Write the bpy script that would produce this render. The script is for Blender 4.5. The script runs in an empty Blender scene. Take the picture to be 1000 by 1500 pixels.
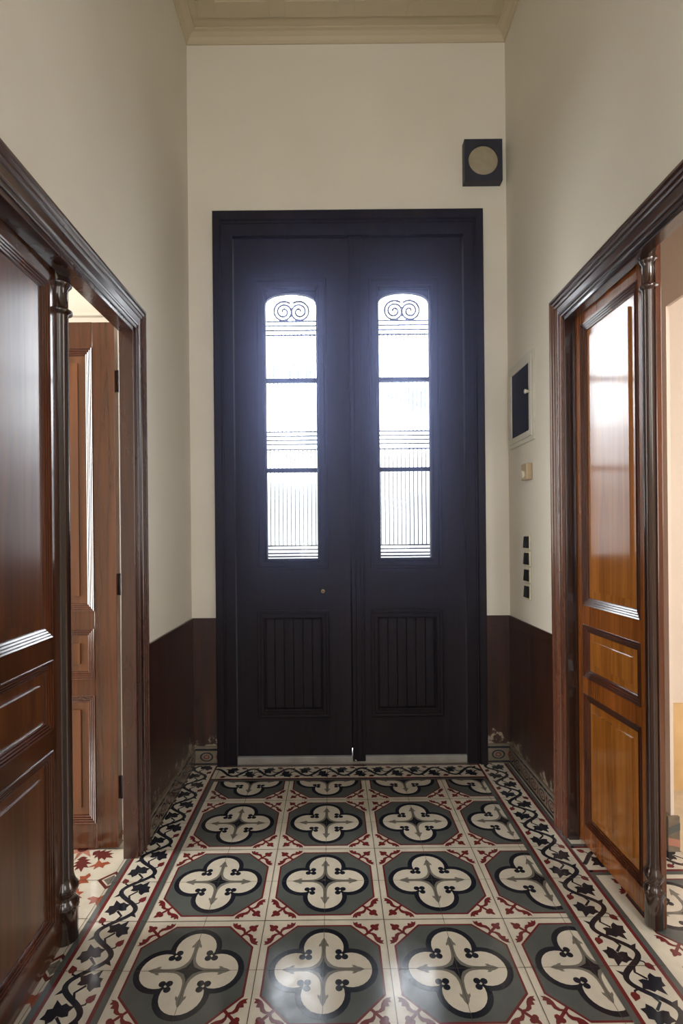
import bpy, math, random
from math import sin, cos, pi, radians, sqrt
from mathutils import Vector, Matrix
random.seed(7)
scene = bpy.context.scene
C = scene.collection

# ------------------------------------------------------------------ camera
cam_d = bpy.data.cameras.new('camera')
cam = bpy.data.objects.new('camera', cam_d); C.objects.link(cam)
CAM_H = 1.294
cam.location = (0, 0, CAM_H)
cam_d.sensor_fit = 'AUTO'; cam_d.sensor_width = 36.0
F_PX = 765.0
cam_d.lens = F_PX / 1500 * 36
cam_d.shift_x = 13 / 1500
cam_d.shift_y = 35 / 1500
cam_d.clip_start = 0.02
ROLL = radians(0.55)
cam.rotation_euler = (Matrix.Rotation(radians(90), 3, 'X') @ Matrix.Rotation(-ROLL, 3, 'Z')).to_euler()
scene.camera = cam

# ------------------------------------------------------------------ world, lights, exposure
vs = scene.view_settings
vs.view_transform = 'Standard'; vs.look = 'None'; vs.gamma = 1.0; vs.exposure = 0.0
vs.use_curve_mapping = False
scene.cycles.use_denoising = True
scene.cycles.max_bounces = 10
scene.cycles.diffuse_bounces = 6
scene.cycles.sample_clamp_indirect = 8.0

SKY_LOW, SKY_HIGH = 2.2, 15.0
w = bpy.data.worlds.new('sky'); scene.world = w; w.use_nodes = True
nt = w.node_tree; nt.nodes.clear()
tc = nt.nodes.new('ShaderNodeTexCoord'); sp = nt.nodes.new('ShaderNodeSeparateXYZ')
mr = nt.nodes.new('ShaderNodeMapRange'); mr.interpolation_type = 'SMOOTHSTEP'; mr.inputs[1].default_value = 0.06; mr.inputs[2].default_value = 0.26
mr.inputs[3].default_value = SKY_LOW; mr.inputs[4].default_value = SKY_HIGH
bg = nt.nodes.new('ShaderNodeBackground'); bg.inputs[0].default_value = (0.88, 0.93, 1.0, 1)
wo = nt.nodes.new('ShaderNodeOutputWorld')
nt.links.new(tc.outputs['Generated'], sp.inputs[0]); nt.links.new(sp.outputs[2], mr.inputs[0])
nt.links.new(mr.outputs[0], bg.inputs[1]); nt.links.new(bg.outputs[0], wo.inputs[0])

XL0, XR0 = -0.803, 1.003      # side walls of the hall
def area(name, loc, target, sx, sy, power, col):
    d = bpy.data.lights.new(name, 'AREA'); d.shape = 'RECTANGLE'; d.size = sx; d.size_y = sy
    d.energy = power; d.color = col
    o = bpy.data.objects.new(name, d); C.objects.link(o); o.location = loc
    o.rotation_euler = (Vector(target) - Vector(loc)).to_track_quat('-Z', 'Y').to_euler()
    return o
# daylight through the windows of the left and right rooms, then added fill lamps
area('daylight_left_room', (-3.3, 1.45, 1.7), (0, 1.8, 1.1), 0.8, 2.4, 120, (1.0, 0.985, 0.96))
area('daylight_right_room', (3.2, 0.6, 1.8), (0.5, 1.4, 1.2), 1.6, 2.4, 62, (1.0, 0.985, 0.95))
area('fill_right_passage', (1.21, -0.95, 2.75), (1.36, 2.2, 1.7), 0.28, 0.8, 36, (1.0, 0.97, 0.93))  # added lamp to brighten the peach wall strip; no window stands here
area('fill_hall_rear', (0.1, -4.6, 1.9), (0.1, 2.0, 1.3), 1.5, 2.4, 45, (1.0, 0.985, 0.965))  # added fill lamp behind the camera, in front of the closed rear wall
area('fill_hall_side_left', (XL0+0.04, -0.9, 2.2), (0.97, 1.7, 2.3), 1.0, 2.2, 34, (1.0, 0.985, 0.965))  # added unseen lamp brightening the right wall; the left wall has no opening here
area('fill_hall_side_right', (XR0-0.04, -0.9, 2.2), (-0.82, 1.7, 2.3), 1.0, 2.2, 34, (1.0, 0.985, 0.965))  # its added counterpart, brightening the left wall from a closed right wall

# ------------------------------------------------------------------ materials
def lin(r, g, b):
    f = lambda c: (c/255/12.92) if c/255 <= 0.04045 else ((c/255+0.055)/1.055)**2.4
    return (f(r), f(g), f(b), 1)

def base_mat(name):
    m = bpy.data.materials.new(name); m.use_nodes = True
    n = m.node_tree.nodes; b = n['Principled BSDF']
    return m, m.node_tree, b

def N(t, kind, **kw):
    n = t.nodes.new(kind)
    for k, v in kw.items(): setattr(n, k, v)
    return n

def noise(t, scale3, detail=5, rough=0.6, dist=0.0):
    tc = N(t, 'ShaderNodeTexCoord'); mp = N(t, 'ShaderNodeMapping'); mp.inputs['Scale'].default_value = scale3
    nz = N(t, 'ShaderNodeTexNoise'); nz.inputs['Scale'].default_value = 1.0
    nz.inputs['Detail'].default_value = detail; nz.inputs['Roughness'].default_value = rough
    nz.inputs['Distortion'].default_value = dist
    t.links.new(tc.outputs['Object'], mp.inputs[0]); t.links.new(mp.outputs[0], nz.inputs['Vector'])
    return nz.outputs['Fac']

def ramp(t, fac, stops):
    r = N(t, 'ShaderNodeValToRGB'); e = r.color_ramp.elements
    while len(e) < len(stops): e.new(0.5)
    for el, (p, c) in zip(e, stops): el.position = p; el.color = c
    t.links.new(fac, r.inputs[0]); return r.outputs['Color']

def mixc(t, fac, a, b):
    m = N(t, 'ShaderNodeMix', data_type='RGBA')
    for sock, v in ((m.inputs[0], fac), (m.inputs[6], a), (m.inputs[7], b)):
        if hasattr(v, 'links'): t.links.new(v, sock)
        else: sock.default_value = v
    return m.outputs[2]

def rng(t, v, a, b, c, d):
    m = N(t, 'ShaderNodeMapRange')
    for i, x in enumerate((a, b, c, d)): m.inputs[i+1].default_value = x
    t.links.new(v, m.inputs[0]); return m.outputs[0]

def bump(t, b, h, strength, dist=0.002):
    bp = N(t, 'ShaderNodeBump'); bp.inputs['Strength'].default_value = strength; bp.inputs['Distance'].default_value = dist
    t.links.new(h, bp.inputs['Height']); t.links.new(bp.outputs[0], b.inputs['Normal'])

def plaster(name, col, col2, rough=0.75, sc=2.0):
    m, t, b = base_mat(name)
    f = noise(t, (sc, sc, sc), 6)
    t.links.new(ramp(t, f, [(0.3, col), (0.7, col2)]), b.inputs['Base Color'])
    b.inputs['Roughness'].default_value = rough
    b.inputs['Specular IOR Level'].default_value = 0.3
    bump(t, b, noise(t, (60, 60, 60), 3), 0.12, 0.002)
    return m

def wood(name, dark, light, rough=0.25, coat=0.5, grain=1.0, wear=0.0, along='Z', bmp=0.04, cr=0.12, wave=0, spec=0.5):
    m, t, b = base_mat(name)
    g = {'Z': (38, 38, 1.6), 'X': (1.6, 38, 38), 'Y': (38, 1.6, 38)}[along]
    f1 = noise(t, tuple(x*grain for x in g), 7, 0.65, 1.2)
    f2 = noise(t, tuple(x*0.14*grain for x in g), 3, 0.5, 0.6)
    ad = N(t, 'ShaderNodeMath', operation='MULTIPLY_ADD'); ad.inputs[1].default_value = 0.6
    t.links.new(f1, ad.inputs[0]); h = N(t, 'ShaderNodeMath', operation='MULTIPLY'); h.inputs[1].default_value = 0.4
    t.links.new(f2, h.inputs[0]); t.links.new(h.outputs[0], ad.inputs[2])
    col = ramp(t, ad.outputs[0], [(0.36, dark), (0.66, light)])
    if wear > 0:
        wn = noise(t, (9, 9, 9), 8, 0.75)
        wm = ramp(t, wn, [(0.70 - wear, (0, 0, 0, 1)), (0.74 - wear, (1, 1, 1, 1))])
        col = mixc(t, wm, col, lin(150, 130, 110))
    t.links.new(col, b.inputs['Base Color'])
    rn = noise(t, (14, 14, 3), 4)
    t.links.new(rng(t, rn, 0.3, 0.7, rough*0.9, rough*1.15), b.inputs['Roughness'])
    b.inputs['Specular IOR Level'].default_value = spec
    b.inputs['Coat Weight'].default_value = coat; b.inputs['Coat Roughness'].default_value = cr
    bump(t, b, f1, bmp, 0.001)
    if wave > 0:
        pass
    return m

def cement(name, col, var=0.82):
    """encaustic cement tile: colour in the body, waxed and scuffed"""
    m, t, b = base_mat(name)
    f = noise(t, (7, 7, 7), 8, 0.7)
    c2 = (col[0]*var, col[1]*var, col[2]*var, 1)
    base = ramp(t, f, [(0.35, c2), (0.62, col)])
    sc = noise(t, (16, 16, 16), 9, 0.78)
    sm = ramp(t, sc, [(0.62, (0, 0, 0, 1)), (0.78, (0.35, 0.35, 0.35, 1))])
    t.links.new(mixc(t, sm, base, (0.33, 0.31, 0.28, 1)), b.inputs['Base Color'])
    rn = noise(t, (5, 5, 5), 8, 0.7)
    t.links.new(rng(t, rn, 0.35, 0.68, 0.07, 0.27), b.inputs['Roughness'])
    b.inputs['Specular IOR Level'].default_value = 0.75
    bump(t, b, noise(t, (25, 25, 25), 6), 0.06, 0.002)
    return m

def plain(name, col, rough=0.5, metal=0.0, spec=0.5, var=0.06):
    m, t, b = base_mat(name)
    f = noise(t, (20, 20, 20), 4)
    d = tuple(c*(1-var) for c in col[:3]) + (1,); l = tuple(min(1, c*(1+var)) for c in col[:3]) + (1,)
    t.links.new(ramp(t, f, [(0.3, d), (0.7, l)]), b.inputs['Base Color'])
    b.inputs['Roughness'].default_value = rough; b.inputs['Metallic'].default_value = metal
    b.inputs['Specular IOR Level'].default_value = spec
    return m

M = {}
M['wall'] = plaster('cream_plaster', (0.69, 0.65, 0.585, 1), (0.74, 0.705, 0.64, 1))
M['ceiling'] = plaster('painted_ceiling_boards', (0.52, 0.45, 0.33, 1), (0.57, 0.50, 0.38, 1), 0.6)
M['room_wall'] = plaster('pale_room_plaster', (0.62, 0.57, 0.50, 1), (0.68, 0.63, 0.56, 1))
M['peach_wall'] = plaster('peach_room_plaster', (0.66, 0.565, 0.49, 1), (0.71, 0.615, 0.54, 1))
M['beige_tile'] = plaster('beige_dado_tile', lin(196, 160, 112), lin(222, 190, 142), 0.35, 4)
M['casing'] = wood('dark_varnished_casing', lin(38, 20, 15), lin(78, 42, 30), 0.27, 0.8, 1.0, 0.0, bmp=0.012, cr=0.16)
M['casing_h'] = wood('dark_varnished_header', lin(38, 20, 15), lin(78, 42, 30), 0.3, 0.7, 1.0, 0.0, 'Y', bmp=0.0, cr=0.22)
M['casing_gold'] = wood('brown_varnished_casing', lin(58, 27, 15), lin(112, 62, 36), 0.27, 0.8, 1.0, 0.0, bmp=0.012, cr=0.16)
M['red_wood'] = wood('red_brown_varnished_wood', lin(50, 26, 13), lin(94, 53, 27), 0.2, 0.9)
M['red_panel'] = wood('red_brown_grained_panel', lin(70, 37, 15), lin(120, 70, 32), 0.3, 1.0, 0.6, bmp=0.10, cr=0.24)
M['gold_wood'] = wood('golden_brown_varnished_wood', lin(92, 46, 14), lin(158, 92, 36), 0.2, 0.9)
M['gold_panel'] = wood('golden_grained_panel', lin(126, 72, 20), lin(184, 118, 48), 0.17, 1.0, 0.6)
M['moulding'] = wood('brown_moulding_wood', lin(52, 26, 16), lin(98, 54, 34), 0.2, 1.0)
M['column'] = wood('dark_turned_wood', lin(24, 14, 11), lin(54, 31, 22), 0.2, 1.0)
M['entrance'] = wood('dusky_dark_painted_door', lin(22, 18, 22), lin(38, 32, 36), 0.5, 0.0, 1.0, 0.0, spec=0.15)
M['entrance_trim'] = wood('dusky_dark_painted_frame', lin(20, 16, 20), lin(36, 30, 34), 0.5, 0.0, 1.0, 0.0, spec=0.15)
M['iron'] = plain('black_wrought_iron', (0.03, 0.03, 0.035, 1), 0.5, 0.6)
M['brass'] = plain('dull_brass', (0.35, 0.26, 0.12, 1), 0.35, 0.9)
M['steel'] = plain('worn_steel', (0.45, 0.45, 0.45, 1), 0.35, 0.9)
M['marble'] = plaster('pale_marble_sill', (0.22, 0.21, 0.195, 1), (0.34, 0.33, 0.31, 1), 0.4, 8)
M['navy'] = plain('navy_painted_metal', lin(40, 42, 58), 0.5)
M['disc'] = plaster('dusty_beige_disc', lin(150, 141, 122), lin(166, 156, 136), 0.7, 30)
M['white_paint'] = plain('white_painted_metal', lin(205, 202, 192), 0.4)
M['dark_glass'] = plain('dark_navy_glass', lin(10, 22, 50), 0.45, spec=0.1)
M['beige_plastic'] = plain('beige_plastic', lin(178, 158, 130), 0.45)
M['cream_plastic'] = plain('cream_plastic', lin(205, 200, 180), 0.4)
M['black_plastic'] = plain('black_plastic', lin(18, 18, 22), 0.55, spec=0.15)
M['asphalt'] = plaster('pale_pavement', (0.45, 0.45, 0.44, 1), (0.55, 0.55, 0.54, 1))
# dado: brown oil paint with flakes missing low down
m, t, b = base_mat('brown_dado_paint')
f = noise(t, (22, 22, 1.4), 6, 0.6, 0.8)
col = ramp(t, f, [(0.32, lin(32, 18, 13)), (0.68, lin(70, 39, 25))])
fl = noise(t, (13, 13, 13), 8, 0.75)
geo = N(t, 'ShaderNodeNewGeometry'); sx = N(t, 'ShaderNodeSeparateXYZ'); t.links.new(geo.outputs['Position'], sx.inputs[0])
zz = rng(t, sx.outputs[2], 0.10, 0.34, 0.13, -0.25)
ad = N(t, 'ShaderNodeMath', operation='ADD'); t.links.new(fl, ad.inputs[0]); t.links.new(zz, ad.inputs[1])
mk = ramp(t, ad.outputs[0], [(0.60, (0, 0, 0, 1)), (0.64, (1, 1, 1, 1))])
t.links.new(mixc(t, mk, col, lin(150, 138, 122)), b.inputs['Base Color'])
b.inputs['Roughness'].default_value = 0.33; b.inputs['Coat Weight'].default_value = 0.3; b.inputs['Coat Roughness'].default_value = 0.25
bump(t, b, f, 0.15, 0.001)
M['dado'] = m
# thin window glass
m, t, b = base_mat('clear_window_glass'); t.nodes.clear()
tr = N(t, 'ShaderNodeBsdfTransparent'); tr.inputs[0].default_value = (0.96, 0.97, 0.98, 1)
gl = N(t, 'ShaderNodeBsdfGlossy'); gl.inputs['Roughness'].default_value = 0.05
fr = N(t, 'ShaderNodeFresnel'); fr.inputs[0].default_value = 1.45
mx = N(t, 'ShaderNodeMixShader'); out = N(t, 'ShaderNodeOutputMaterial')
t.links.new(fr.outputs[0], mx.inputs[0]); t.links.new(tr.outputs[0], mx.inputs[1]); t.links.new(gl.outputs[0], mx.inputs[2]); t.links.new(mx.outputs[0], out.inputs[0])
M['glass'] = m
# floor colours
M['f_cream'] = cement('cream_cement', lin(203, 196, 181))
M['f_grey'] = cement('grey_green_cement', lin(84, 88, 86))
M['f_black'] = cement('blue_black_cement', lin(30, 33, 42))
M['f_red'] = cement('dark_red_cement', lin(104, 38, 40))
M['f_mid'] = cement('mid_grey_cement', lin(112, 109, 101))
M['f_grout'] = cement('dark_grout', lin(74, 66, 56))
M['f_maroon'] = cement('maroon_cement', lin(96, 42, 40))
M['f_orange'] = cement('orange_cement', lin(150, 78, 56))
M['f_pink'] = cement('pink_cement', lin(176, 122, 104))
M['f_beige'] = cement('plain_beige_tile', lin(198, 182, 156))
FM = ['f_cream', 'f_grey', 'f_black', 'f_red', 'f_mid', 'f_grout', 'f_maroon', 'f_orange', 'f_pink', 'f_beige']

# ------------------------------------------------------------------ mesh builder
class MB:
    def __init__(s): s.v = []; s.f = []; s.mi = []; s.sm = []
    def add(s, vs, fs, mi=0, smooth=False):
        o = len(s.v); s.v += [tuple(p) for p in vs]
        for f in fs: s.f.append(tuple(i+o for i in f)); s.mi.append(mi); s.sm.append(smooth)
    def box(s, x0, x1, y0, y1, z0, z1, mi=0, bev=0.0):
        if x0 > x1: x0, x1 = x1, x0
        if y0 > y1: y0, y1 = y1, y0
        if z0 > z1: z0, z1 = z1, z0
        if bev <= 0:
            v = [(x, y, z) for x in (x0, x1) for y in (y0, y1) for z in (z0, z1)]
            s.add(v, [(0,1,3,2), (4,6,7,5), (0,4,5,1), (2,3,7,6), (0,2,6,4), (1,5,7,3)], mi)
            return
        import bmesh
        bm = bmesh.new(); bmesh.ops.create_cube(bm, size=1)
        for q in bm.verts: q.co = Vector(((x0+x1)/2+q.co.x*(x1-x0), (y0+y1)/2+q.co.y*(y1-y0), (z0+z1)/2+q.co.z*(z1-z0)))
        bmesh.ops.bevel(bm, geom=bm.edges[:], offset=bev, segments=2, affect='EDGES', profile=0.5)
        bm.verts.index_update()
        s.add([q.co[:] for q in bm.verts], [[q.index for q in f.verts] for f in bm.faces], mi); bm.free()
    def poly(s, pts, mi=0): s.add(pts, [tuple(range(len(pts)))], mi)
    def prism(s, pts2, y0, y1, mi=0, axes='xz'):
        """outline in (x,z), from depth y0 to y1"""
        n = len(pts2)
        v = [(p[0], y0, p[1]) for p in pts2] + [(p[0], y1, p[1]) for p in pts2]
        fs = [tuple(range(n)), tuple(range(2*n-1, n-1, -1))] + [(i, n+i, n+(i+1) % n, (i+1) % n) for i in range(n)]
        s.add(v, fs, mi)
    def rings(s, rings, closed=True, caps=False, mi=0, smooth=False):
        n = len(rings[0]); v = [p for r in rings for p in r]; fs = []
        for k in range(len(rings)-1):
            for i in range(n if closed else n-1):
                j = (i+1) % n
                fs.append((k*n+i, k*n+j, (k+1)*n+j, (k+1)*n+i))
        if caps:
            fs.append(tuple(range(n-1, -1, -1))); fs.append(tuple(range((len(rings)-1)*n, len(rings)*n)))
        s.add(v, fs, mi, smooth)
    def tube(s, pts, r, n=6, mi=0):
        pts = [Vector(p) for p in pts]; R = []
        for i, p in enumerate(pts):
            d = (pts[min(i+1, len(pts)-1)] - pts[max(i-1, 0)]).normalized()
            a = d.orthogonal() if i == 0 else (a - d*a.dot(d)); a = a.normalized(); bb = d.cross(a)
            R.append([tuple(p + (a*cos(2*pi*k/n) + bb*sin(2*pi*k/n))*r) for k in range(n)])
        s.rings(R, True, True, mi, True)
    def lathe(s, prof, cx=0, cy=0, n=24, mi=0, smooth=True):
        s.rings([[(cx+r*cos(2*pi*k/n), cy+r*sin(2*pi*k/n), z) for k in range(n)] for r, z in prof], True, True, mi, smooth)
    def build(s, name, mats, parent=None, autosmooth=None):
        me = bpy.data.meshes.new(name); me.from_pydata(s.v, [], s.f)
        if not isinstance(mats, (list, tuple)): mats = [mats]
        for q in mats: me.materials.append(q)
        me.polygons.foreach_set('material_index', s.mi); me.polygons.foreach_set('use_smooth', s.sm)
        import bmesh
        if not getattr(s, 'keep', False):
            bm = bmesh.new(); bm.from_mesh(me); bmesh.ops.recalc_face_normals(bm, faces=bm.faces[:]); bm.to_mesh(me); bm.free()
        me.update()
        o = bpy.data.objects.new(name, me); C.objects.link(o)
        if parent: o.parent = parent
        return o

def tag(o, label=None, cat=None, group=None, kind=None):
    if label: o['label'] = label
    if cat: o['category'] = cat
    if group: o['group'] = group
    if kind: o['kind'] = kind
    return o
def empty(name, loc=(0, 0, 0), rz=0.0):
    o = bpy.data.objects.new(name, None); C.objects.link(o); o.location = loc; o.rotation_euler = (0, 0, rz)
    o.empty_display_size = 0.1
    return o
def copy_tree(o, parent=None):
    c = o.copy(); C.objects.link(c)
    if parent: c.parent = parent
    for ch in list(o.children): copy_tree(ch, c)
    return c

def rect_sweep(mb, x0, x1, z0, z1, prof, ydir=-1, y=0.0, mi=0):
    """mitred frame: profile points (inset u, rise v) carried round the rectangle x0..x1, z0..z1"""
    R = []
    for u, v in prof:
        R.append([(x0+u, y+ydir*v, z0+u), (x1-u, y+ydir*v, z0+u), (x1-u, y+ydir*v, z1-u), (x0+u, y+ydir*v, z1-u)])
    mb.rings(R, True, False, mi)

def arc_pts(cx, cy, r, a0, a1, n):
    return [(cx+r*cos(a0+(a1-a0)*i/n), cy+r*sin(a0+(a1-a0)*i/n)) for i in range(n+1)]

# ------------------------------------------------------------------ dimensions
XL, XR, YB, ZC = -0.803, 1.003, 2.965, 4.13      # hall walls, back wall, ceiling
YR = -5.0                                        # rear of the hall
LT, RT = 0.052, 0.025                            # side wall thickness
L_Y0, L_Y1, L_H = 1.10, 2.125, 2.15              # left doorway
R_Y0, R_Y1, R_H = 1.08, 2.225, 2.217             # right doorway
D_X0, D_X1, D_H = -0.66, 0.862, 3.128            # entrance outer frame

# ------------------------------------------------------------------ floor (encaustic cement tiles)
fl = MB(); fl.keep = True
DZ = 0.00018
def fp(pts, z, col): # flat polygon, counter-clockwise
    a = sum(pts[i][0]*pts[(i+1) % len(pts)][1]-pts[(i+1) % len(pts)][0]*pts[i][1] for i in range(len(pts)))
    if a < 0: pts = pts[::-1]
    fl.poly([(p[0], p[1], z*DZ) for p in pts], FM.index(col))
def fband(pts, wd, z, col, closed=False):
    n = len(pts); L = []; Rr = []
    for i in range(n):
        a = pts[(i-1) % n] if (closed or i > 0) else pts[i]; bq = pts[(i+1) % n] if (closed or i < n-1) else pts[i]
        dx, dy = bq[0]-a[0], bq[1]-a[1]; l = sqrt(dx*dx+dy*dy) or 1
        ww = wd(i/(n-1)) if callable(wd) else wd
        nx, ny = -dy/l*ww/2, dx/l*ww/2
        L.append((pts[i][0]+nx, pts[i][1]+ny)); Rr.append((pts[i][0]-nx, pts[i][1]-ny))
    for i in range(n if closed else n-1):
        j = (i+1) % n
        fp([L[i], Rr[i], Rr[j], L[j]], z, col)
def xf(pts, ox, oy, ang=0.0, mir=False, s=1.0):
    c, sn = cos(ang), sin(ang); o = []
    for x, y in pts:
        if mir: x = -x
        x *= s; y *= s
        o.append((ox+x*c-y*sn, oy+x*sn+y*c))
    return o
def circ(cx, cy, r, n=12): return [(cx+r*cos(2*pi*k/n), cy+r*sin(2*pi*k/n)) for k in range(n)]
def octa(a, c): return [(a, -c), (a, c), (c, a), (-c, a), (-a, c), (-a, -c), (-c, -a), (c, -a)]

# quatrefoil outlines: four lobes meeting at notches
def quatre(d, r, n=16):
    tq = ((2*d) + sqrt(max(0, 4*d*d - 8*(d*d-r*r))))/4      # notch on the diagonal
    pts = []
    for k in range(4):
        a = k*pi/2
        be = math.atan2(tq, tq-d)                           # angle of the notch seen from the lobe centre
        lob = arc_pts(d, 0, r, -be, be, n)
        pts += xf(lob[:-1], 0, 0, a)
    return pts
Q_OUT = quatre(0.084, 0.079); Q_IN = quatre(0.0832, 0.0622)
def gstar():
    """slender grey cross with concave sides ending in spear heads"""
    arm = [(0.022, 0.0200), (0.032, 0.0125), (0.045, 0.0080), (0.065, 0.0062), (0.082, 0.0064), (0.090, 0.0085),
           (0.085, 0.0150), (0.094, 0.0150), (0.102, 0.0095), (0.110, 0.0075), (0.124, 0.0)]
    pts = []
    for k in range(4):
        one = [(x, -y) for x, y in arm] + [(x, y) for x, y in reversed(arm[:-1])]
        pts += xf(one, 0, 0, k*pi/2)
    return pts
G_STAR = gstar()
B_STAR = []
for k in range(4):
    B_STAR += xf([(0.046, 0), (0.030, 0.0035), (0.020, 0.0085), (0.0125, 0.0125), (0.0085, 0.020), (0.0035, 0.030)], 0, 0, k*pi/2)
# corner sprig, drawn for the +x+y corner with the diagonal as its axis (local y = outwards along the diagonal)
SPRIG_LEAF = [(0.002, 0.012), (0.012, 0.019), (0.022, 0.018), (0.034, 0.0105), (0.046, 0.0075), (0.058, 0.010), (0.068, 0.018),
              (0.060, 0.0185), (0.057, 0.0275), (0.049, 0.0215), (0.043, 0.0315), (0.034, 0.0245), (0.024, 0.0305), (0.012, 0.028), (0.002, 0.021)]
SPRIG_BUD = [(0.0045, 0.0), (0.0045, 0.040), (0.012, 0.041), (0.016, 0.048), (0.013, 0.055), (0.007, 0.058), (0.005, 0.065), (0.0, 0.072)]
SPRIG_BUD = SPRIG_BUD + [(-x, y) for x, y in reversed(SPRIG_BUD[:-1])]
TREF = [(0, 0.0135), (0.0135, -0.003), (-0.0135, -0.003)]

def pattern_tile(cx, cy):
    P = lambda pts, a=0.0: xf(pts, cx, cy, a)
    fp(P(octa(0.178, 0.089)), 2, 'f_red'); fp(P(octa(0.1715, 0.0862)), 3, 'f_grey')
    fp(P(Q_OUT), 4, 'f_black'); fp(P(Q_IN), 5, 'f_cream')
    fp(P(G_STAR), 6, 'f_mid'); fp(P(B_STAR), 7, 'f_black')
    for k in range(4):
        a = k*pi/2
        d = 0.0555                                         # trefoil hanging in from each notch
        ax = a + pi/4 + pi/2                               # local y of trefoil points to the centre
        for x, y in TREF:
            fp(xf(circ(x, y*0.9, 0.0105), cx+d*sqrt(2)*cos(a+pi/4)*0.97, cy+d*sqrt(2)*sin(a+pi/4)*0.97, ax), 7+0.2*(y > 0), 'f_black')
        fp(xf([(-0.007, -0.035), (0.007, -0.035), (0.0045, -0.004), (-0.0045, -0.004)], cx+d*sqrt(2)*cos(a+pi/4)*0.97, cy+d*sqrt(2)*sin(a+pi/4)*0.97, ax), 6.5, 'f_black')
        ox, oy = cx+0.131*sqrt(2)*cos(a+pi/4), cy+0.131*sqrt(2)*sin(a+pi/4)
        fp(xf(SPRIG_BUD, ox, oy, a+pi/4-pi/2), 4, 'f_red')
        fp(xf(SPRIG_LEAF, ox, oy, a+pi/4-pi/2), 4.3, 'f_red'); fp(xf(SPRIG_LEAF, ox, oy, a+pi/4-pi/2, True), 4.6, 'f_red')

LEAF = [(0.0, -0.005), (0.009, -0.013), (0.020, -0.015), (0.021, -0.005), (0.032, 0.003), (0.022, 0.010), (0.017, 0.019),
        (0.008, 0.018), (0.0, 0.036), (-0.008, 0.018), (-0.018, 0.020), (-0.022, 0.010), (-0.031, 0.002), (-0.021, -0.005), (-0.020, -0.016), (-0.008, -0.013)]
def vine_border(ox, oy, ang, length, z, s0=0.0, strips=True):
    """band 0.2 wide (local x across, local y along) with an ivy vine"""
    T = lambda pts: xf(pts, ox, oy, ang)
    def q(x0, x1, y0, y1, zz, c): fp(T([(x0, y0), (x1, y0), (x1, y1), (x0, y1)]), zz, c)
    q(0, 0.2, 0, length, z, 'f_grey'); q(0.018, 0.182, 0, length, z+1, 'f_red'); q(0.030, 0.170, 0, length, z+2, 'f_cream')
    nper = int(round(length/0.2 + 0.499)); A = 0.043; P = 0.2
    vx = lambda s: 0.1 + A*sin(2*pi*s/P)
    n = int(length/0.2*24)
    fband(T([(vx(s), s) for s in [length*i/n for i in range(n+1)]]), 0.0165, z+3, 'f_black')
    for k in range(nper):
        for half in (0, 1):
            sg = 1 if half == 0 else -1
            sb = k*P + (0.25 if half == 0 else 0.75)*P     # bulge to +x (half 0) or -x
            if sb + 0.02 > length: continue
            # leaf on the hollow side, a stalk joining it to the vine
            lx, ly = 0.1 - sg*0.021, sb + 0.008
            st = [(vx(sb-0.055), sb-0.055), (0.1+sg*0.006, sb-0.026), (lx+sg*0.004, ly-0.010)]
            fband(T(st), 0.008, z+3.4, 'f_black')
            fp(T(xf(LEAF, lx, ly, sg*0.45, sg < 0, 1.36)), z+3.7, 'f_black')
            # berry above the bulge on the same side, with its stalk
            by = sb + 0.053; bx = 0.1 + sg*0.050
            if by + 0.01 < length:
                fband(T([(vx(sb+0.030), sb+0.030), (0.1+sg*0.042, sb+0.036), (bx-sg*0.003, by)]), 0.006, z+3.5, 'f_black')
                fp(T(xf([(0, -0.011), (0.008, -0.006), (0.009, 0.002), (0.004, 0.009), (0, 0.014), (-0.004, 0.009), (-0.009, 0.002), (-0.008, -0.006)], bx, by, -sg*0.5, False, 1.35)), z+4, 'f_red')
            # thorn at the outside of the bend
            fp(T([(vx(sb-0.02)+sg*0.003, sb-0.026), (vx(sb-0.02)+sg*0.024, sb-0.034), (vx(sb-0.01)+sg*0.004, sb-0.010)]), z+3.6, 'f_black')

GX0, GY1 = -0.64, 2.958
# base slab under everything: hall, both thresholds and both rooms
def slab(x0, x1, y0, y1, z0, z1, mi): fl.box(x0, x1, y0, y1, z0, z1, mi)
slab(-3.5, 3.5, YR, 3.12, -0.12, -0.0001, 0)
fp([(-3.5, YR), (3.5, YR), (3.5, 3.12), (-3.5, 3.12)], 0, 'f_cream')
for i in range(4):
    for j in range(-4, 7):
        pattern_tile(GX0+0.2+0.4*i, 0.358+0.4*j)
# grout over the field, one line every 20 cm
for i in range(0, 9): 
    x = GX0+0.2*i; ww = 0.0022 if i % 2 == 0 else 0.0015
    fp([(x-ww/2, -1.3), (x+ww/2, -1.3), (x+ww/2, 2.76), (x-ww/2, 2.76)], 8, 'f_grout')
for j in range(-8, 13):
    y = 0.358+0.2*j; ww = 0.0022 if j % 2 == 1 else 0.0015
    fp([(GX0, y-ww/2), (0.785, y-ww/2), (0.785, y+ww/2), (GX0, y+ww/2)], 8, 'f_grout')
# right room: same quatrefoil field with a vine border along its far end
for i in range(0, 6):
    for j in range(-3, 4):
        pattern_tile(1.21+0.4*i, 1.775-0.4*j)
fp([(0.982, 2.175), (3.5, 2.175), (3.5, 3.1), (0.982, 3.1)], 9, 'f_cream')
vine_border(3.5, 1.975, pi/2, 2.53, 9)
fp([(1.395, -1.1), (3.5, -1.1), (3.5, 2.61), (1.395, 2.61)], 26, 'f_beige')
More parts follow.
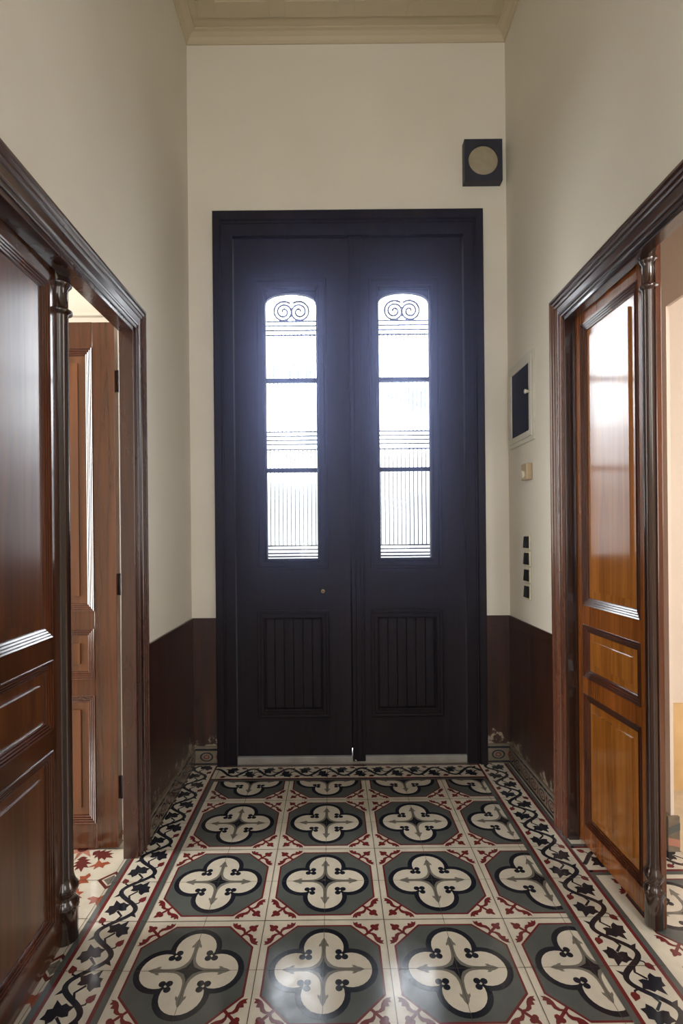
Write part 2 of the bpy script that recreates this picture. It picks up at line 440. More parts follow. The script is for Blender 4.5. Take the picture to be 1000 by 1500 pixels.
# border bands round the hall
vine_border(-0.84, -1.24, 0, 4.2, 10)
vine_border(0.982, 2.96, pi, 4.2, 10)
vine_border(0.80, 2.758, pi/2, 1.46, 15)
for j in range(-8, 14):
    y = 0.358+0.2*j
    for x0, x1 in ((-0.84, -0.64), (0.782, 0.982)):
        if y < 2.75: fp([(x0, y-0.0009), (x1, y-0.0009), (x1, y+0.0009), (x0, y+0.0009)], 20, 'f_grout')
for i in range(0, 8):
    x = GX0+0.2*i
    fp([(x-0.0009, 2.758), (x+0.0009, 2.758), (x+0.0009, 2.955), (x-0.0009, 2.955)], 21, 'f_grout')
# left room: maroon leaf rosettes on cream, small diamonds at the tile corners
OAK = [(0.004, 0.0), (0.016, 0.012), (0.009, 0.018), (0.026, 0.028), (0.014, 0.032), (0.030, 0.050), (0.014, 0.049), (0.020, 0.068), (0.007, 0.062), (0.0, 0.085)]
OAK = OAK + [(-x, y) for x, y in reversed(OAK[:-1])] + [(-0.004, 0.0)]
SPRAY = [(0, 0), (0.012, 0.004), (0.020, -0.004), (0.024, 0.008), (0.038, 0.006), (0.030, 0.016), (0.046, 0.024), (0.026, 0.024), (0.014, 0.034), (0.014, 0.018), (0.002, 0.012)]
for i in range(-7, 0):
    for j in range(-3, 6):
        cx, cy = -0.85 + 0.4*i + 0.2, 0.175 + 0.4*j
        for k in range(8): fp(xf(OAK, cx+0.058*cos(k*pi/4+pi/8), cy+0.058*sin(k*pi/4+pi/8), k*pi/4+pi/8-pi/2, False, 1.25), 3, 'f_maroon')
        st = []
        for k in range(8): st += [(0.080*cos(k*pi/4), 0.080*sin(k*pi/4)), (0.030*cos(k*pi/4+pi/8), 0.030*sin(k*pi/4+pi/8))]
        fp(xf(st, cx, cy), 4, 'f_pink'); fp(circ(cx, cy, 0.022), 5, 'f_maroon')
        for k in range(4):
            for mm in (False, True):
                a = k*pi/2+pi/4
                fp(xf(SPRAY, cx+0.185*cos(a + (0.22 if mm else -0.22)), cy+0.185*sin(a + (0.22 if mm else -0.22)), a-pi/2+ (pi if mm else 0), mm, 1.7), 3.5, 'f_orange')
        for dx, dy in ((0.2, 0.2),):
            for rr, cc, zz in ((0.052, 'f_maroon', 3), (0.036, 'f_cream', 4), (0.028, 'f_mid', 5)):
                fp([(cx+dx+rr, cy+dy), (cx+dx, cy+dy+rr), (cx+dx-rr, cy+dy), (cx+dx, cy+dy-rr)], zz, cc)
for j in range(-10, 14):
    y = 0.175+0.2*j; fp([(-3.4, y-0.0009), (-0.845, y-0.0009), (-0.845, y+0.0009), (-3.4, y+0.0009)], 7, 'f_grout')
for i in range(0, 12):
    x = -0.85-0.2*i; fp([(x-0.0009, -2), (x+0.0009, -2), (x+0.0009, 2.39), (x-0.0009, 2.39)], 7, 'f_grout')
floor = fl.build('floor', [M[k] for k in FM])
tag(floor, 'encaustic cement tile floor with quatrefoils and an ivy border', 'floor', kind='structure')

# ------------------------------------------------------------------ walls and ceiling
def struct(mb, name, mats, label, cat):
    return tag(mb.build(name, mats), label, cat, kind='structure')
b = MB()
b.box(XL-LT, XL, YR, L_Y0, 0, ZC); b.box(XL-LT, XL, L_Y1, YB, 0, ZC); b.box(XL-LT, XL, L_Y0, L_Y1, L_H, ZC)
struct(b, 'wall_left', M['wall'], 'cream plaster wall above the left doorway', 'wall')
b = MB()
b.box(XR, XR+RT, YR, R_Y0, 0, ZC); b.box(XR, XR+RT, R_Y1, YB, 0, ZC); b.box(XR, XR+RT, R_Y0, R_Y1, R_H, ZC)
struct(b, 'wall_right', M['wall'], 'cream plaster wall with the fuse panel and switches', 'wall')
b = MB()
b.box(XL-0.1, D_X0+0.01, YB, YB+0.14, 0, ZC); b.box(D_X1-0.01, XR+0.1, YB, YB+0.14, 0, ZC); b.box(D_X0+0.01, D_X1-0.01, YB, YB+0.14, D_H-0.01, ZC)
struct(b, 'wall_back', M['wall'], 'cream plaster wall around the dark entrance door', 'wall')
b = MB(); b.box(XL-0.1, XR+0.1, YR-0.14, YR, 0, ZC)
struct(b, 'wall_rear', M['wall'], 'cream plaster wall closing the far end of the hall', 'wall')
# ceiling boards with shallow square coffers
b = MB()
b.box(XL-0.1, XR+0.1, YR, YB+0.14, ZC+0.05, ZC+0.15)
b.box(XL-0.1, XR+0.1, YR, YB+0.14, ZC, ZC+0.051)
for i in range(5):
    x = XL+0.16+(XR-XL-0.32)*i/4
    b.box(x-0.045, x+0.045, YR, YB-0.12, ZC-0.009, ZC+0.001, bev=0.003)
for j in range(18):
    y = YB-0.16-0.37*j
    b.box(XL+0.10, XR-0.10, y-0.045, y+0.045, ZC-0.0075, ZC+0.002, bev=0.003)
struct(b, 'ceiling', M['ceiling'], 'beige panelled ceiling with square coffers', 'ceiling')
# cornice
b = MB()
pr = [(0.0, -0.045), (0.007, -0.045), (0.007, -0.037), (0.014, -0.032), (0.024, -0.020), (0.045, -0.010), (0.062, -0.008), (0.062, 0.0)]
path = [(XL, YR), (XL, YB), (XR, YB), (XR, YR)]
R = []
for u, z in pr: R.append([(XL+u, YR, ZC+z), (XL+u, YB-u, ZC+z), (XR-u, YB-u, ZC+z), (XR-u, YR, ZC+z)])
b.rings(R, False)
struct(b, 'trim_1', M['ceiling'], 'stepped beige cornice under the ceiling', 'cornice')

# dado (painted boards) ------------------------------------------------
DH = 0.835
def dado(name, segs, label):
    b = MB()
    for (x0, x1, y0, y1) in segs:
        b.box(x0, x1, y0, y1, 0.10, DH-0.055); 
        b.box(x0-(0.002 if x1 <= XL+0.02 else 0) , x1+(0.002 if x1 <= XL+0.02 else 0), y0, y1, DH-0.055, DH, bev=0.0015)
    struct(b, name, M['dado'], label, 'dado')
LC, RC = 2.225, 2.325   # far casing edges
dado('trim_2', [(XL, XL+0.008, LC-0.004, YB)], 'brown painted dado beside the left doorway')
dado('trim_3', [(XR-0.008, XR, RC-0.004, YB)], 'brown painted dado under the black switches')
dado('trim_4', [(XL+0.008, D_X0, YB-0.008, YB)], 'narrow brown dado left of the entrance door')
dado('trim_5', [(D_X1, XR-0.008, YB-0.008, YB)], 'narrow brown dado right of the entrance door')

# tile skirting --------------------------------------------------------
def skirting(name, p0, p1, nrm, label):
    """runs p0->p1 on the wall, normal nrm into the hall"""
    b = MB(); d = Vector((p1[0]-p0[0], p1[1]-p0[1], 0)); L = d.length; d.normalize(); nn = Vector((nrm[0], nrm[1], 0)); T = 0.018; H = 0.112
    P = lambda s, z, o: tuple(Vector((p0[0], p0[1], 0)) + d*s + nn*o + Vector((0, 0, z)))
    def bx(s0, s1, z0, z1, o0, o1, mi):
        v = [P(s, z, o) for s in (s0, s1) for o in (o0, o1) for z in (z0, z1)]
        b.add(v, [(0,1,3,2), (4,6,7,5), (0,4,5,1), (2,3,7,6), (0,2,6,4), (1,5,7,3)], mi)
    bx(0, L, 0.0, H, 0, T, 0)
    bx(0, L, 0.088, 0.099, T, T+0.0004, 1); bx(0, L, 0.008, 0.018, T, T+0.0004, 1)
    n = max(1, int(round(L/0.10))); pw = L/n
    for k in range(n):
        c = (k+0.5)*pw
        for rr, wd, mi, sx in ((0.026, 0.006, 1, 1.45), (0.012, 0.005, 2, 1.4)):
            for i in range(16):
                a0, a1 = 2*pi*i/16, 2*pi*(i+1)/16
                b.poly([P(c+sx*r*cos(a), 0.053+r*sin(a), T+0.0005) for a, r in ((a0, rr), (a1, rr), (a1, rr-wd), (a0, rr-wd))], mi)
        b.poly([P(c+pw/2+x, 0.053+z, T+0.0006) for x, z in ((-0.010, 0), (0, -0.028), (0.010, 0), (0, 0.028))], 2)
    return tag(b.build(name, [M['f_mid_cream'], M['f_black'], M['f_red']]), label, 'skirting', kind='structure')
M['f_mid_cream'] = cement('soiled_cream_cement', lin(122, 110, 94), 0.6)
skirting('baseboard_left', (XL, LC), (XL, YB), (1, 0), 'patterned tile skirting along the left wall')
skirting('baseboard_right', (XR, RC), (XR, YB), (-1, 0), 'patterned tile skirting along the right wall')
skirting('baseboard_back_left', (XL+0.018, YB), (D_X0, YB), (0, -1), 'short tile skirting left of the entrance door')
skirting('baseboard_back_right', (D_X1, YB), (XR-0.018, YB), (0, -1), 'short tile skirting right of the entrance door')

# ------------------------------------------------------------------ doorway casings and linings
CP = [(0.0, 0.0), (0.0, 0.022), (0.003, 0.026), (0.008, 0.026), (0.011, 0.021), (0.014, 0.021), (0.017, 0.027), (0.022, 0.029), (0.027, 0.027),
      (0.030, 0.020), (0.056, 0.021), (0.059, 0.027), (0.064, 0.030), (0.069, 0.027), (0.072, 0.022), (0.076, 0.022), (0.079, 0.029), (0.085, 0.032), (0.091, 0.029), (0.094, 0.024), (0.098, 0.033), (0.106, 0.033), (0.109, 0.029), (0.109, 0.0)]
def casing(name, X, sgn, y0, y1, h, mats, label, flat=1.0):
    b = MB(); R = []
    for u, v in CP:
        x = X + sgn*v*flat
        R.append([(x, y1+u, 0.0), (x, y1+u, h+u), (x, y0-u, h+u), (x, y0-u, 0.0)])
    n = len(R)
    for k in range(n-1):
        for i in range(3):
            b.add([R[k][i], R[k][i+1], R[k+1][i+1], R[k+1][i]], [(0, 1, 2, 3)], 1 if i == 1 else 0)
    return tag(b.build(name, mats), label, 'door casing', kind='structure')
casing('trim_6', XL, 1, L_Y0-0.01, L_Y1-0.01, L_H-0.005, [M['casing'], M['casing_h']], 'reeded dark wooden casing around the left doorway', 0.6)
casing('trim_7', XR, -1, R_Y0, R_Y1-0.01, R_H-0.005, [M['casing_gold'], M['casing_h']], 'reeded dark wooden casing around the right doorway')
def lining(name, x0, x1, y0, y1, h, mm, label):
    b = MB(); t = 0.022
    b.box(x0, x1, y1-t, y1, 0, h, bev=0.002); b.box(x0, x1, y0, y0+t, 0, h, bev=0.002); b.box(x0, x1, y0, y1, h-t, h, bev=0.002)
    return tag(b.build(name, mm), label, 'door lining', kind='structure')
lining('trim_8', XL-LT, XL+0.008, L_Y0, L_Y1, L_H, M['casing'], 'dark wooden lining inside the left doorway')
lining('trim_9', XR-0.018, XR+0.027, R_Y0, R_Y1, R_H, M['column'], 'dark wooden lining inside the right doorway')

# ------------------------------------------------------------------ panelled interior leaves
BOL = [(0.0, 0.0), (0.0, 0.0035)]
for k_ in range(4):
    u_, v_ = 0.0082*k_, 0.0038 - 0.0026*k_
    BOL += [(u_+0.0008, v_), (u_+0.0052, v_-0.0022), (u_+0.0056, v_-0.0068), (u_+0.0078, v_-0.0068)]
BOL += [(0.0325, -0.0125)]
def leaf(name, W, H, rows, wood_m, panel_m, label, column=False, st=0.092, T=0.04, z0=0.008, st2=None, r=0.0275):
    """local: hinge at x=0, free edge x=W, hall face y=0 facing -y, thickness +y"""
    root = empty(name); tag(root, label, 'door', kind='structure')
    st2 = st2 or st
    b = MB()
    b.box(0, st, 0, T, z0, H, bev=0.002); b.box(W-st2, W, 0, T, z0, H, bev=0.002)
    zs = [z0] + [v for r in rows for v in r] + [H]
    for k in range(0, len(zs), 2): b.box(st, W-st2, 0, T, zs[k], zs[k+1])
    b.build('door_frame', wood_m, root)
    for (a, c) in rows:
        p = MB(); x0, x1 = st, W-st2
        p.box(x0, x1, 0.012, T-0.012, a, c)
        for y, dr in ((0.012, -1), (T-0.012, 1)):
            u = 0.062; s = 0.004
            rect_sweep(p, x0, x1, a, c, [(u, 0), (u+0.001, s*2), (u+0.014, s*2)], dr, y)
            p.poly([(x0+u+0.014, y+dr*s*2, a+u+0.014), (x1-u-0.014, y+dr*s*2, a+u+0.014), (x1-u-0.014, y+dr*s*2, c-u-0.014), (x0+u+0.014, y+dr*s*2, c-u-0.014)])
        p.build('panel', panel_m, root)
        q = MB(); rect_sweep(q, x0, x1, a, c, BOL, -1, 0.0); rect_sweep(q, x0, x1, a, c, BOL, 1, T)
        q.build('moulding', M['moulding'], root)
    if column:
        q_ = r/0.0215
        prof = [(a*q_, z) for a, z in [(0.031, z0), (0.031, 0.105), (0.034, 0.112), (0.034, 0.128), (0.028, 0.137), (0.024, 0.147), (0.028, 0.157), (0.033, 0.169), (0.033, 0.180), (0.027, 0.190), (0.0235, 0.204),
                (0.0215, 0.218), (0.0215, H-0.165), (0.024, H-0.160), (0.031, H-0.155), (0.031, H-0.147), (0.024, H-0.142), (0.0215, H-0.136), (0.0215, H-0.080), (0.026, H-0.072), (0.030, H-0.066), (0.030, H-0.058), (0.025, H-0.053), (0.028, H-0.040), (0.030, H-0.008)]]
        c = MB(); c.lathe(prof, W-0.020, 0.004, 20); c.build('column', M['column'], root)
        e = MB(); e.box(W, W+0.006, 0.010, T, z0, H, bev=0.002); e.build('meeting_edge', M['moulding'], root)
    return root
rows_l = [(0.111, 0.643), (0.708, 0.920), (0.991, 2.085)]
rows_r = [(0.090, 0.635), (0.702, 0.920), (0.998, 2.153)]
# left near leaf: closed. local +x -> world -Y from hinge... it hangs on the near jamb, so free edge is far
d3 = leaf('door_3', 0.545, 2.172, rows_l, M['red_wood'], M['red_panel'], 'closed red-brown panelled door leaf with a turned column, in the left doorway', True)
d3.location = (-0.850, 1.155, 0); d3.rotation_euler = (0, 0, pi/2 + radians(2.0))      # +x -> +Y ; -y face -> +X
d4 = leaf('door_4', 0.53, 2.190, rows_l, M['red_wood'], M['red_panel'], 'red-brown panelled door leaf swung open into the left room', False)
d4.location = (-0.899-0.53, 2.166, 0)                                     # faces -Y already
for zc in (0.25, 1.10, 1.95):
    h = MB(); h.lathe([(0.008, zc-0.045), (0.008, zc+0.045)], 0.53+0.008, 0.022, 10); h.box(0.50, 0.54, 0.038, 0.042, zc-0.04, zc+0.04)
    h.build('hinge', M['iron'], d4)
d5 = leaf('door_5', 0.560, 2.250, rows_r, M['gold_wood'], M['gold_panel'], 'golden-brown panelled door leaf with a turned column, in the right doorway', True, T=0.028, st2=0.077, r=0.021)
# hinge far (Y=2.255), runs towards the viewer: +x -> -Y, -y face -> -X
d5.location = (1.032, 2.256, 0); d5.rotation_euler = (0, 0, -pi/2 + radians(1.1))

# ------------------------------------------------------------------ left room
b = MB(); b.box(-3.55, XL-LT, 2.42, 2.54, 0, 3.2)
struct(b, 'wall_left_room_back', M['room_wall'], 'pale wall behind the open left door leaf', 'wall')
b = MB(); b.box(-3.55, XL-LT-0.001, 2.40, 2.42, 2.262, 2.312, bev=0.004); b.box(-3.55, XL-LT-0.001, 2.385, 2.42, 2.312, 2.330, bev=0.004)
struct(b, 'trim_10', M['room_wall'], 'pale picture rail above the open left door leaf', 'picture rail')
b = MB(); b.box(-3.65, -3.55, -1.1, 2.54, 0, 3.2); struct(b, 'wall_left_room_side', M['room_wall'], 'pale outer wall of the left room', 'wall')
b = MB(); b.box(-3.65, XL-LT, -1.2, -1.1, 0, 3.2); struct(b, 'wall_left_room_front', M['room_wall'], 'pale near wall of the left room', 'wall')
b = MB(); b.box(-3.65, XL-LT, -1.2, 2.54, 3.2, 3.3); struct(b, 'ceiling_left_room', M['room_wall'], 'pale ceiling of the left room', 'ceiling')

# ------------------------------------------------------------------ right room with an opening to a beige room behind
X2 = 1.364; O_Y = 2.125; O_H = 2.215
b = MB()
b.box(X2, X2+0.014, O_Y, 2.62, 0, 3.2); b.box(X2, X2+0.014, 1.15, O_Y, O_H, 3.2); b.box(X2, X2+0.014, -1.1, 1.15, O_H, 3.2)
struct(b, 'wall_right_room_side', M['peach_wall'], 'pale peach wall with an opening beyond the right doorway', 'wall')
b = MB(); b.box(XR+RT, 3.5, 2.62, 2.74, 0, 3.2); struct(b, 'wall_right_room_back', M['peach_wall'], 'pale peach wall seen through the far right opening', 'wall')
b = MB(); b.box(X2+0.014, 3.5, 2.608, 2.62, 0.0, 0.44); struct(b, 'trim_11', M['beige_tile'], 'beige tile dado seen through the far right opening', 'dado')
b = MB(); b.box(3.5, 3.6, -1.1, 2.74, 0, 3.2); struct(b, 'wall_right_room_outer', M['peach_wall'], 'pale outer wall of the right room', 'wall')
b = MB(); b.box(XR+RT, 3.6, -1.2, -1.1, 0, 3.2); struct(b, 'wall_right_room_front', M['peach_wall'], 'pale near wall of the right room', 'wall')
b = MB(); b.box(XR+RT, 3.6, -1.2, 2.74, 3.2, 3.3); struct(b, 'ceiling_right_room', M['room_wall'], 'pale ceiling of the right room', 'ceiling')
b = MB(); b.box(X2-0.018, X2, O_Y, 2.6, 0.0, 0.145, bev=0.002); b.box(X2-0.018, X2+0.03, O_Y-0.012, O_Y, 0.0, 0.145, bev=0.002)
b.box(X2-0.0185, X2-0.018, O_Y, 2.6, 0.115, 0.135, 1)
b.poly([(X2-0.018, O_Y-0.0125, 0.10), (X2+0.03, O_Y-0.0125, 0.12), (X2+0.03, O_Y-0.0125, 0.09), (X2-0.018, O_Y-0.0125, 0.07)], 1)
b.poly([(X2-0.018, O_Y-0.0125, 0.06), (X2+0.03, O_Y-0.0125, 0.05), (X2+0.03, O_Y-0.0125, 0.02), (X2-0.018, O_Y-0.0125, 0.03)], 2)
struct(b, 'baseboard_right_room', [M['f_mid_cream'], M['f_grey'], M['f_pink']], 'patterned tile skirting at the corner of the far right opening', 'skirting')

# ------------------------------------------------------------------ entrance: frame, sill, two leaves
b = MB()
FW, FT = 0.108, 0.136
FR = [(0.0, 0.0), (0.0, 0.030), (0.004, 0.034), (0.040, 0.034), (0.046, 0.024), (0.052, 0.024), (0.056, 0.018), (FW, 0.018), (FW, -0.07)]
R = []
for u, v in FR:
    uz = u*FT/FW
    R.append([(D_X0+u, YB-v, 0.0), (D_X0+u, YB-v, D_H-uz), (D_X1-u, YB-v, D_H-uz), (D_X1-u, YB-v, 0.0)])
b.rings(R, False)
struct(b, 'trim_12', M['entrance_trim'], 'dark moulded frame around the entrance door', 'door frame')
b = MB(); b.box(D_X0+FW-0.01, D_X1-FW+0.01, YB+0.006, YB+0.14, 0, 0.038, bev=0.004)
struct(b, 'trim_13', M['marble'], 'pale sill under the entrance door', 'door sill')

LX0, LX1 = D_X0+FW, D_X1-FW
LZ0, LZ1 = 0.044, D_H-FT
MID = 0.101
YL = YB+0.012; TL = 0.05        # leaf face and thickness
WW, WZ0, WZ1 = 0.288, 1.166, 2.700
ARCH = 2.622                    # springing of the arched head
def entrance_leaf(name, x0, x1, wc, label):
    root = empty(name); tag(root, label, 'door', kind='structure'); root.location = ((x0+x1)/2, YL, 0)
    o = -(x0+x1)/2; x0 += o; x1 += o; wc += o
    a, c = wc-WW/2, wc+WW/2
    px0, px1 = wc-0.206, wc+0.206                  # moulded panel outlines
    PZ0, PZ1 = 0.262, 0.872
    b = MB()
    b.box(x0, px0+0.05, 0, TL, LZ0, LZ1); b.box(px1-0.05, x1, 0, TL, LZ0, LZ1)
    b.box(px0+0.05, px1-0.05, 0, TL, LZ0, PZ0+0.04); b.box(px0+0.05, px1-0.05, 0, TL, PZ1-0.04, WZ0); b.box(px0+0.05, px1-0.05, 0, TL, WZ1, LZ1)
    b.box(px0+0.05, a, 0, TL, WZ0, WZ1); b.box(c, px1-0.05, 0, TL, WZ0, WZ1)
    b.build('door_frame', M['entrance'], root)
    # arched head board filling the corners of the light
    h = MB(); n = 14
    rx, rz = WW/2, WZ1-0.012-ARCH
    top = [(wc+rx*cos(pi-pi*i/n), ARCH+rz*(sin(pi*i/n)**0.8)) for i in range(n+1)]
    for i in range(n):
        p, q = top[i], top[i+1]
        h.prism([(p[0], p[1]), (q[0], q[1]), (q[0], WZ1+0.001), (p[0], WZ1+0.001)], 0.018, TL-0.004)
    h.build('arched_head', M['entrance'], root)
    # bolection round the light
    g = MB(); BW = [(0.0, 0.0), (0.0, 0.010), (0.006, 0.014), (0.016, 0.014), (0.020, 0.008), (0.044, 0.008), (0.050, 0.013), (0.056, 0.013), (0.062, 0.004), (0.062, -0.02)]
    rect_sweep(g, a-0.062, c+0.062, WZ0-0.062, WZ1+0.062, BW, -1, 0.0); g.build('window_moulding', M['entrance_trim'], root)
    # glazing bars and glass
    for zb in (2.187, 1.672):
        q = MB(); q.box(a, c, 0.008, 0.040, zb-0.012, zb+0.012, bev=0.003); q.build('glazing_bar', M['entrance_trim'], root)
    for z_0, z_1 in ((WZ0, 1.660), (1.684, 2.175), (2.199, WZ1)):
        q = MB(); q.box(a, c, 0.022, 0.025, z_0, z_1); q.build('window_pane', M['glass'], root)
    # lower panel of upright boards
    p = MB(); x = px0+0.045; bw = (px1-px0-0.09)/6
    for k in range(6): p.box(x+bw*k+0.001, x+bw*(k+1)-0.001, 0.014, 0.034, PZ0+0.03, PZ1-0.03, bev=0.003)
    p.box(px0+0.03, px1-0.03, 0.033, 0.044, PZ0+0.02, PZ1-0.02)
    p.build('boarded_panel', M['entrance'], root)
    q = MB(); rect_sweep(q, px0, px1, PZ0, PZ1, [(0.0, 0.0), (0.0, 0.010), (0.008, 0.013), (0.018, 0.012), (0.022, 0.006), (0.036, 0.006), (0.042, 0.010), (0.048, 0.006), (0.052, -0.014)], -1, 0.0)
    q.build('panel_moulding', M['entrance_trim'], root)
    # wrought-iron grille outside the glass
    g = MB(); gy = 0.085
    def hb(z, r=0.0050): g.tube([(a-0.02, gy, z), (c+0.02, gy, z)], r, 6)
    for z in (2.553, 2.527, 2.500, 2.472, 1.905, 1.880, 1.856, 1.832, 1.802, 1.238, 1.216, 1.194): hb(z)
    nb = 12
    for k in range(nb):
        xx = a+WW*(k+0.5)/nb
        for z_0, z_1 in ((1.238, 1.802), (1.905, 2.472)): g.tube([(xx, gy, z_0), (xx, gy, z_1)], 0.0033, 6)
        for z in (1.802, 2.472, 1.238): g.tube([(xx-0.006, gy-0.002, z), (xx+0.006, gy-0.002, z)], 0.0055, 6)
    for s in (-1, 1):
        pts = []
        for i in range(64):
            th = i/63*2.35*2*pi; rr = 0.058*(1-i/63)**0.75+0.004
            pts.append((wc+s*(0.046-rr*cos(th+0.9)), gy, 2.610+rr*sin(th+0.9)))
        g.tube(pts, 0.0062, 6)
        g.tube([(wc+s*0.020, gy, 2.556), (wc+s*0.070, gy, 2.556)], 0.005, 6)
    g.lathe([(0.001, 2.575), (0.007, 2.592), (0.008, 2.605), (0.003, 2.622), (0.001, 2.640)], wc, gy, 8)
    g.box(a-0.02, c+0.02, gy-0.004, gy+0.004, 1.170, 1.180)
    # fixing lugs back to the leaf
    for z in (1.238, 1.802, 2.472):
        for xx in (a-0.015, c+0.015): g.tube([(xx, TL-0.004, z), (xx, gy, z)], 0.004, 6)
    g.build('wrought_iron_grille', M['iron'], root)
    return root
d1 = entrance_leaf('door_1', LX0+0.003, MID-0.001, -0.229, 'dark entrance door leaf with a tall barred window, left of the pair')
k = MB(); kx, kz = (-0.058+0.0)-d1.location.x, 0.979
for i in range(16):
    pass
k.rings([[(kx+r*cos(2*pi*i/14), y, kz+r*sin(2*pi*i/14)) for i in range(14)] for r, y in ((0.011, 0.0), (0.011, -0.003), (0.006, -0.004), (0.005, 0.001))], True, True, 0)
k.build('keyhole', M['brass'], d1)['label'] = 'small round brass keyhole'
d2 = entrance_leaf('door_2', MID+0.005, LX1-0.003, 0.418, 'dark entrance door leaf with a tall barred window, right of the pair')
s = MB(); s.box(MID+0.0035-d2.location.x, MID+0.075-d2.location.x, -0.018, 0.0, LZ0-0.03, LZ1, bev=0.003)
s.box(MID-0.02-d2.location.x, MID+0.04-d2.location.x, TL, TL+0.015, LZ0+0.02, LZ1)
s.box(MID+0.026-d2.location.x, MID+0.058-d2.location.x, -0.026, -0.018, LZ0-0.02, LZ1-0.02, bev=0.003)
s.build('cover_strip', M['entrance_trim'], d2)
s = MB(); s.tube([(MID+0.004-d2.location.x, -0.006, 0.02), (MID+0.004-d2.location.x, -0.006, 0.075)], 0.004, 8); s.tube([(MID+0.004-d2.location.x, -0.006, 0.022), (MID+0.022-d2.location.x, -0.024, 0.022)], 0.0035, 8)
s.build('bolt', M['steel'], d2)['label'] = 'bright steel floor bolt'

# street outside
b = MB(); b.box(-14, 14, YB+0.14, 30, -0.14, -0.02)
struct(b, 'floor_street', M['asphalt'], 'pale pavement outside the entrance door', 'pavement')

# ------------------------------------------------------------------ things on the walls
# ventilator box
vx, vz, vd = 0.862, 3.386, 0.05
t = empty('wall_vent', (vx, YB, vz)); tag(t, 'square navy wall vent box with a round beige disc, high above the entrance door', 'vent')
b = MB(); s = 0.116; n = 32
outer = []
for i in range(n):
    a = 2*pi*i/n + pi/4; m_ = max(abs(cos(a)), abs(sin(a))); outer.append((0.106*cos(a)/m_, s*sin(a)/m_))
ring = lambda r, y: [(r*cos(2*pi*i/n+pi/4), y, r*sin(2*pi*i/n+pi/4)) for i in range(n)]
b.rings([[(p[0], 0, p[1]) for p in outer], [(p[0], -vd, p[1]) for p in outer], ring(0.084, -vd), ring(0.082, -vd+0.012)], True, False, 0)
b.build('housing', M['navy'], t)
b = MB(); b.rings([ring(0.083, -vd+0.014), ring(0.083, -vd+0.010), ring(0.06, -vd+0.006), ring(0.02, -vd+0.004)], True, True, 0); b.build('disc', M['disc'], t)
# fuse panel on the right wall
t = empty('electrical_panel', (XR, 2.749, 1.988)); tag(t, 'white framed fuse panel with a dark glass door on the right wall', 'fuse box')
b = MB()
def wall_frame(bb, y0, y1, z0, z1, prof, mi=0):
    R = [[(-v, y0+u, z0+u), (-v, y1-u, z0+u), (-v, y1-u, z1-u), (-v, y0+u, z1-u)] for u, v in prof]
    bb.rings(R, True, False, mi)
wall_frame(b, -0.180, 0.180, -0.225, 0.225, [(0, 0), (0, 0.008), (0.002, 0.010), (0.022, 0.010), (0.024, 0.006)]); b.build('frame', M['white_paint'], t)
b = MB(); wall_frame(b, -0.158, 0.158, -0.203, 0.203, [(0.0, 0.004), (0.0, 0.012), (0.002, 0.014), (0.030, 0.014), (0.033, 0.010), (0.033, 0.006)]); dr = b.build('panel_door', M['white_paint'], t)
b = MB(); b.box(-0.009, -0.007, -0.126, 0.126, -0.171, 0.171); b.build('glass', M['dark_glass'], dr)
b = MB(); b.rings([[(x, -0.136+r*cos(2*pi*i/14), 0.02+r*sin(2*pi*i/14)) for i in range(14)] for r, x in ((0.008, -0.013), (0.007, -0.026), (0.011, -0.030), (0.011, -0.036), (0.006, -0.039))], True, True, 0, True)
b.build('knob', M['white_paint'], dr)
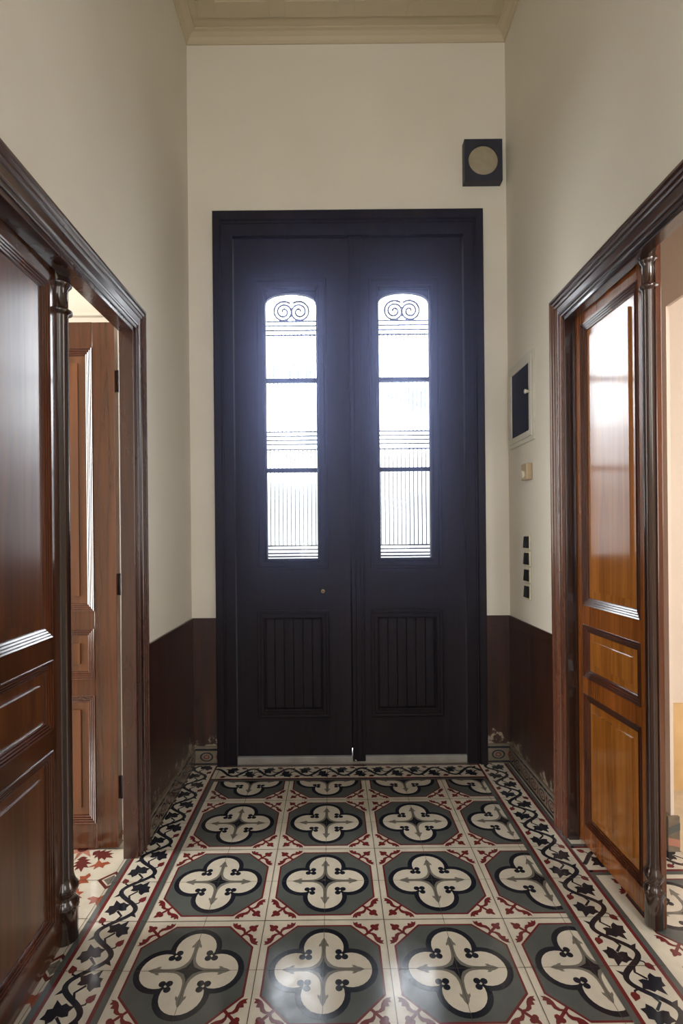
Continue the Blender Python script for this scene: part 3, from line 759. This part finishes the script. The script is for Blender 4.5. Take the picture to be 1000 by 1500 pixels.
# thermostat
t = empty('thermostat', (XR, 2.649, 1.609)); tag(t, 'small beige wall thermostat with a dial, under the fuse panel', 'thermostat')
b = MB(); b.box(-0.032, 0, -0.038, 0.038, -0.042, 0.042, bev=0.005); b.build('case', M['beige_plastic'], t)
b = MB(); b.rings([[(x, 0.004+r*cos(2*pi*i/20), -0.014+r*sin(2*pi*i/20)) for i in range(20)] for r, x in ((0.021, -0.031), (0.021, -0.040), (0.018, -0.042), (0.004, -0.043))], True, True, 0); b.build('dial', M['cream_plastic'], t)
# four switches
t = empty('light_switch', (XR, 2.680, 1.252)); 
b = MB(); b.box(-0.009, 0, -0.040, 0.040, -0.040, 0.040, bev=0.004); b.build('surround', M['cream_plastic'], t)
b = MB(); b.prism([(-0.009, -0.030), (-0.017, -0.028), (-0.012, 0.030), (-0.009, 0.030)], -0.031, 0.031); b.build('rocker', M['black_plastic'], t)
labs = ['black rocker switch in a cream surround, topmost of the column of four', 'black rocker switch in a cream surround, second from the top of four',
        'black switch in a cream surround, third from the top of four', 'black switch in a cream surround, lowest of the column of four']
for i in range(4):
    o = t if i == 0 else copy_tree(t)
    o.location = (XR, 2.680, 1.252-0.085*i); tag(o, labs[i], 'light switch', 'switches on the right wall')
    if i == 1:
        o.children[1].scale = (1, 1, -1) if o.children[1].name.startswith('rocker') else (1, 1, 1)
# nails in the right room wall
def nail(y, z, lab):
    b = MB(); b.rings([[(x, r*cos(2*pi*i/8), r*sin(2*pi*i/8)) for i in range(8)] for r, x in ((0.003, 0.0), (0.003, -0.016), (0.006, -0.016), (0.006, -0.020))], True, True, 0)
    o = b.build('nail', M['iron']); o.location = (X2, y, z); tag(o, lab, 'nail', 'nails beyond the right doorway')
nail(2.185, 2.02, 'upper small dark nail in the peach wall beyond the right door leaf')
nail(2.17, 1.54, 'lower small dark nail in the peach wall beyond the right door leaf')

# added scatter volume imitating the bluish lens glow around the entrance windows
HAZE = 0.045
b = MB(); b.box(XL+0.04, XR-0.04, 0.35, YB-0.04, 0.95, ZC-0.06)
m, t, bs = base_mat('lens_glow_haze'); t.nodes.clear()
v = N(t, 'ShaderNodeVolumeScatter'); v.inputs['Color'].default_value = (0.50, 0.56, 1.0, 1); v.inputs['Density'].default_value = HAZE; v.inputs['Anisotropy'].default_value = 0.93
o_ = N(t, 'ShaderNodeOutputMaterial'); t.links.new(v.outputs[0], o_.inputs['Volume'])
tag(b.build('haze', m), 'added faint bluish haze imitating lens glow before the entrance door', 'haze', kind='stuff')
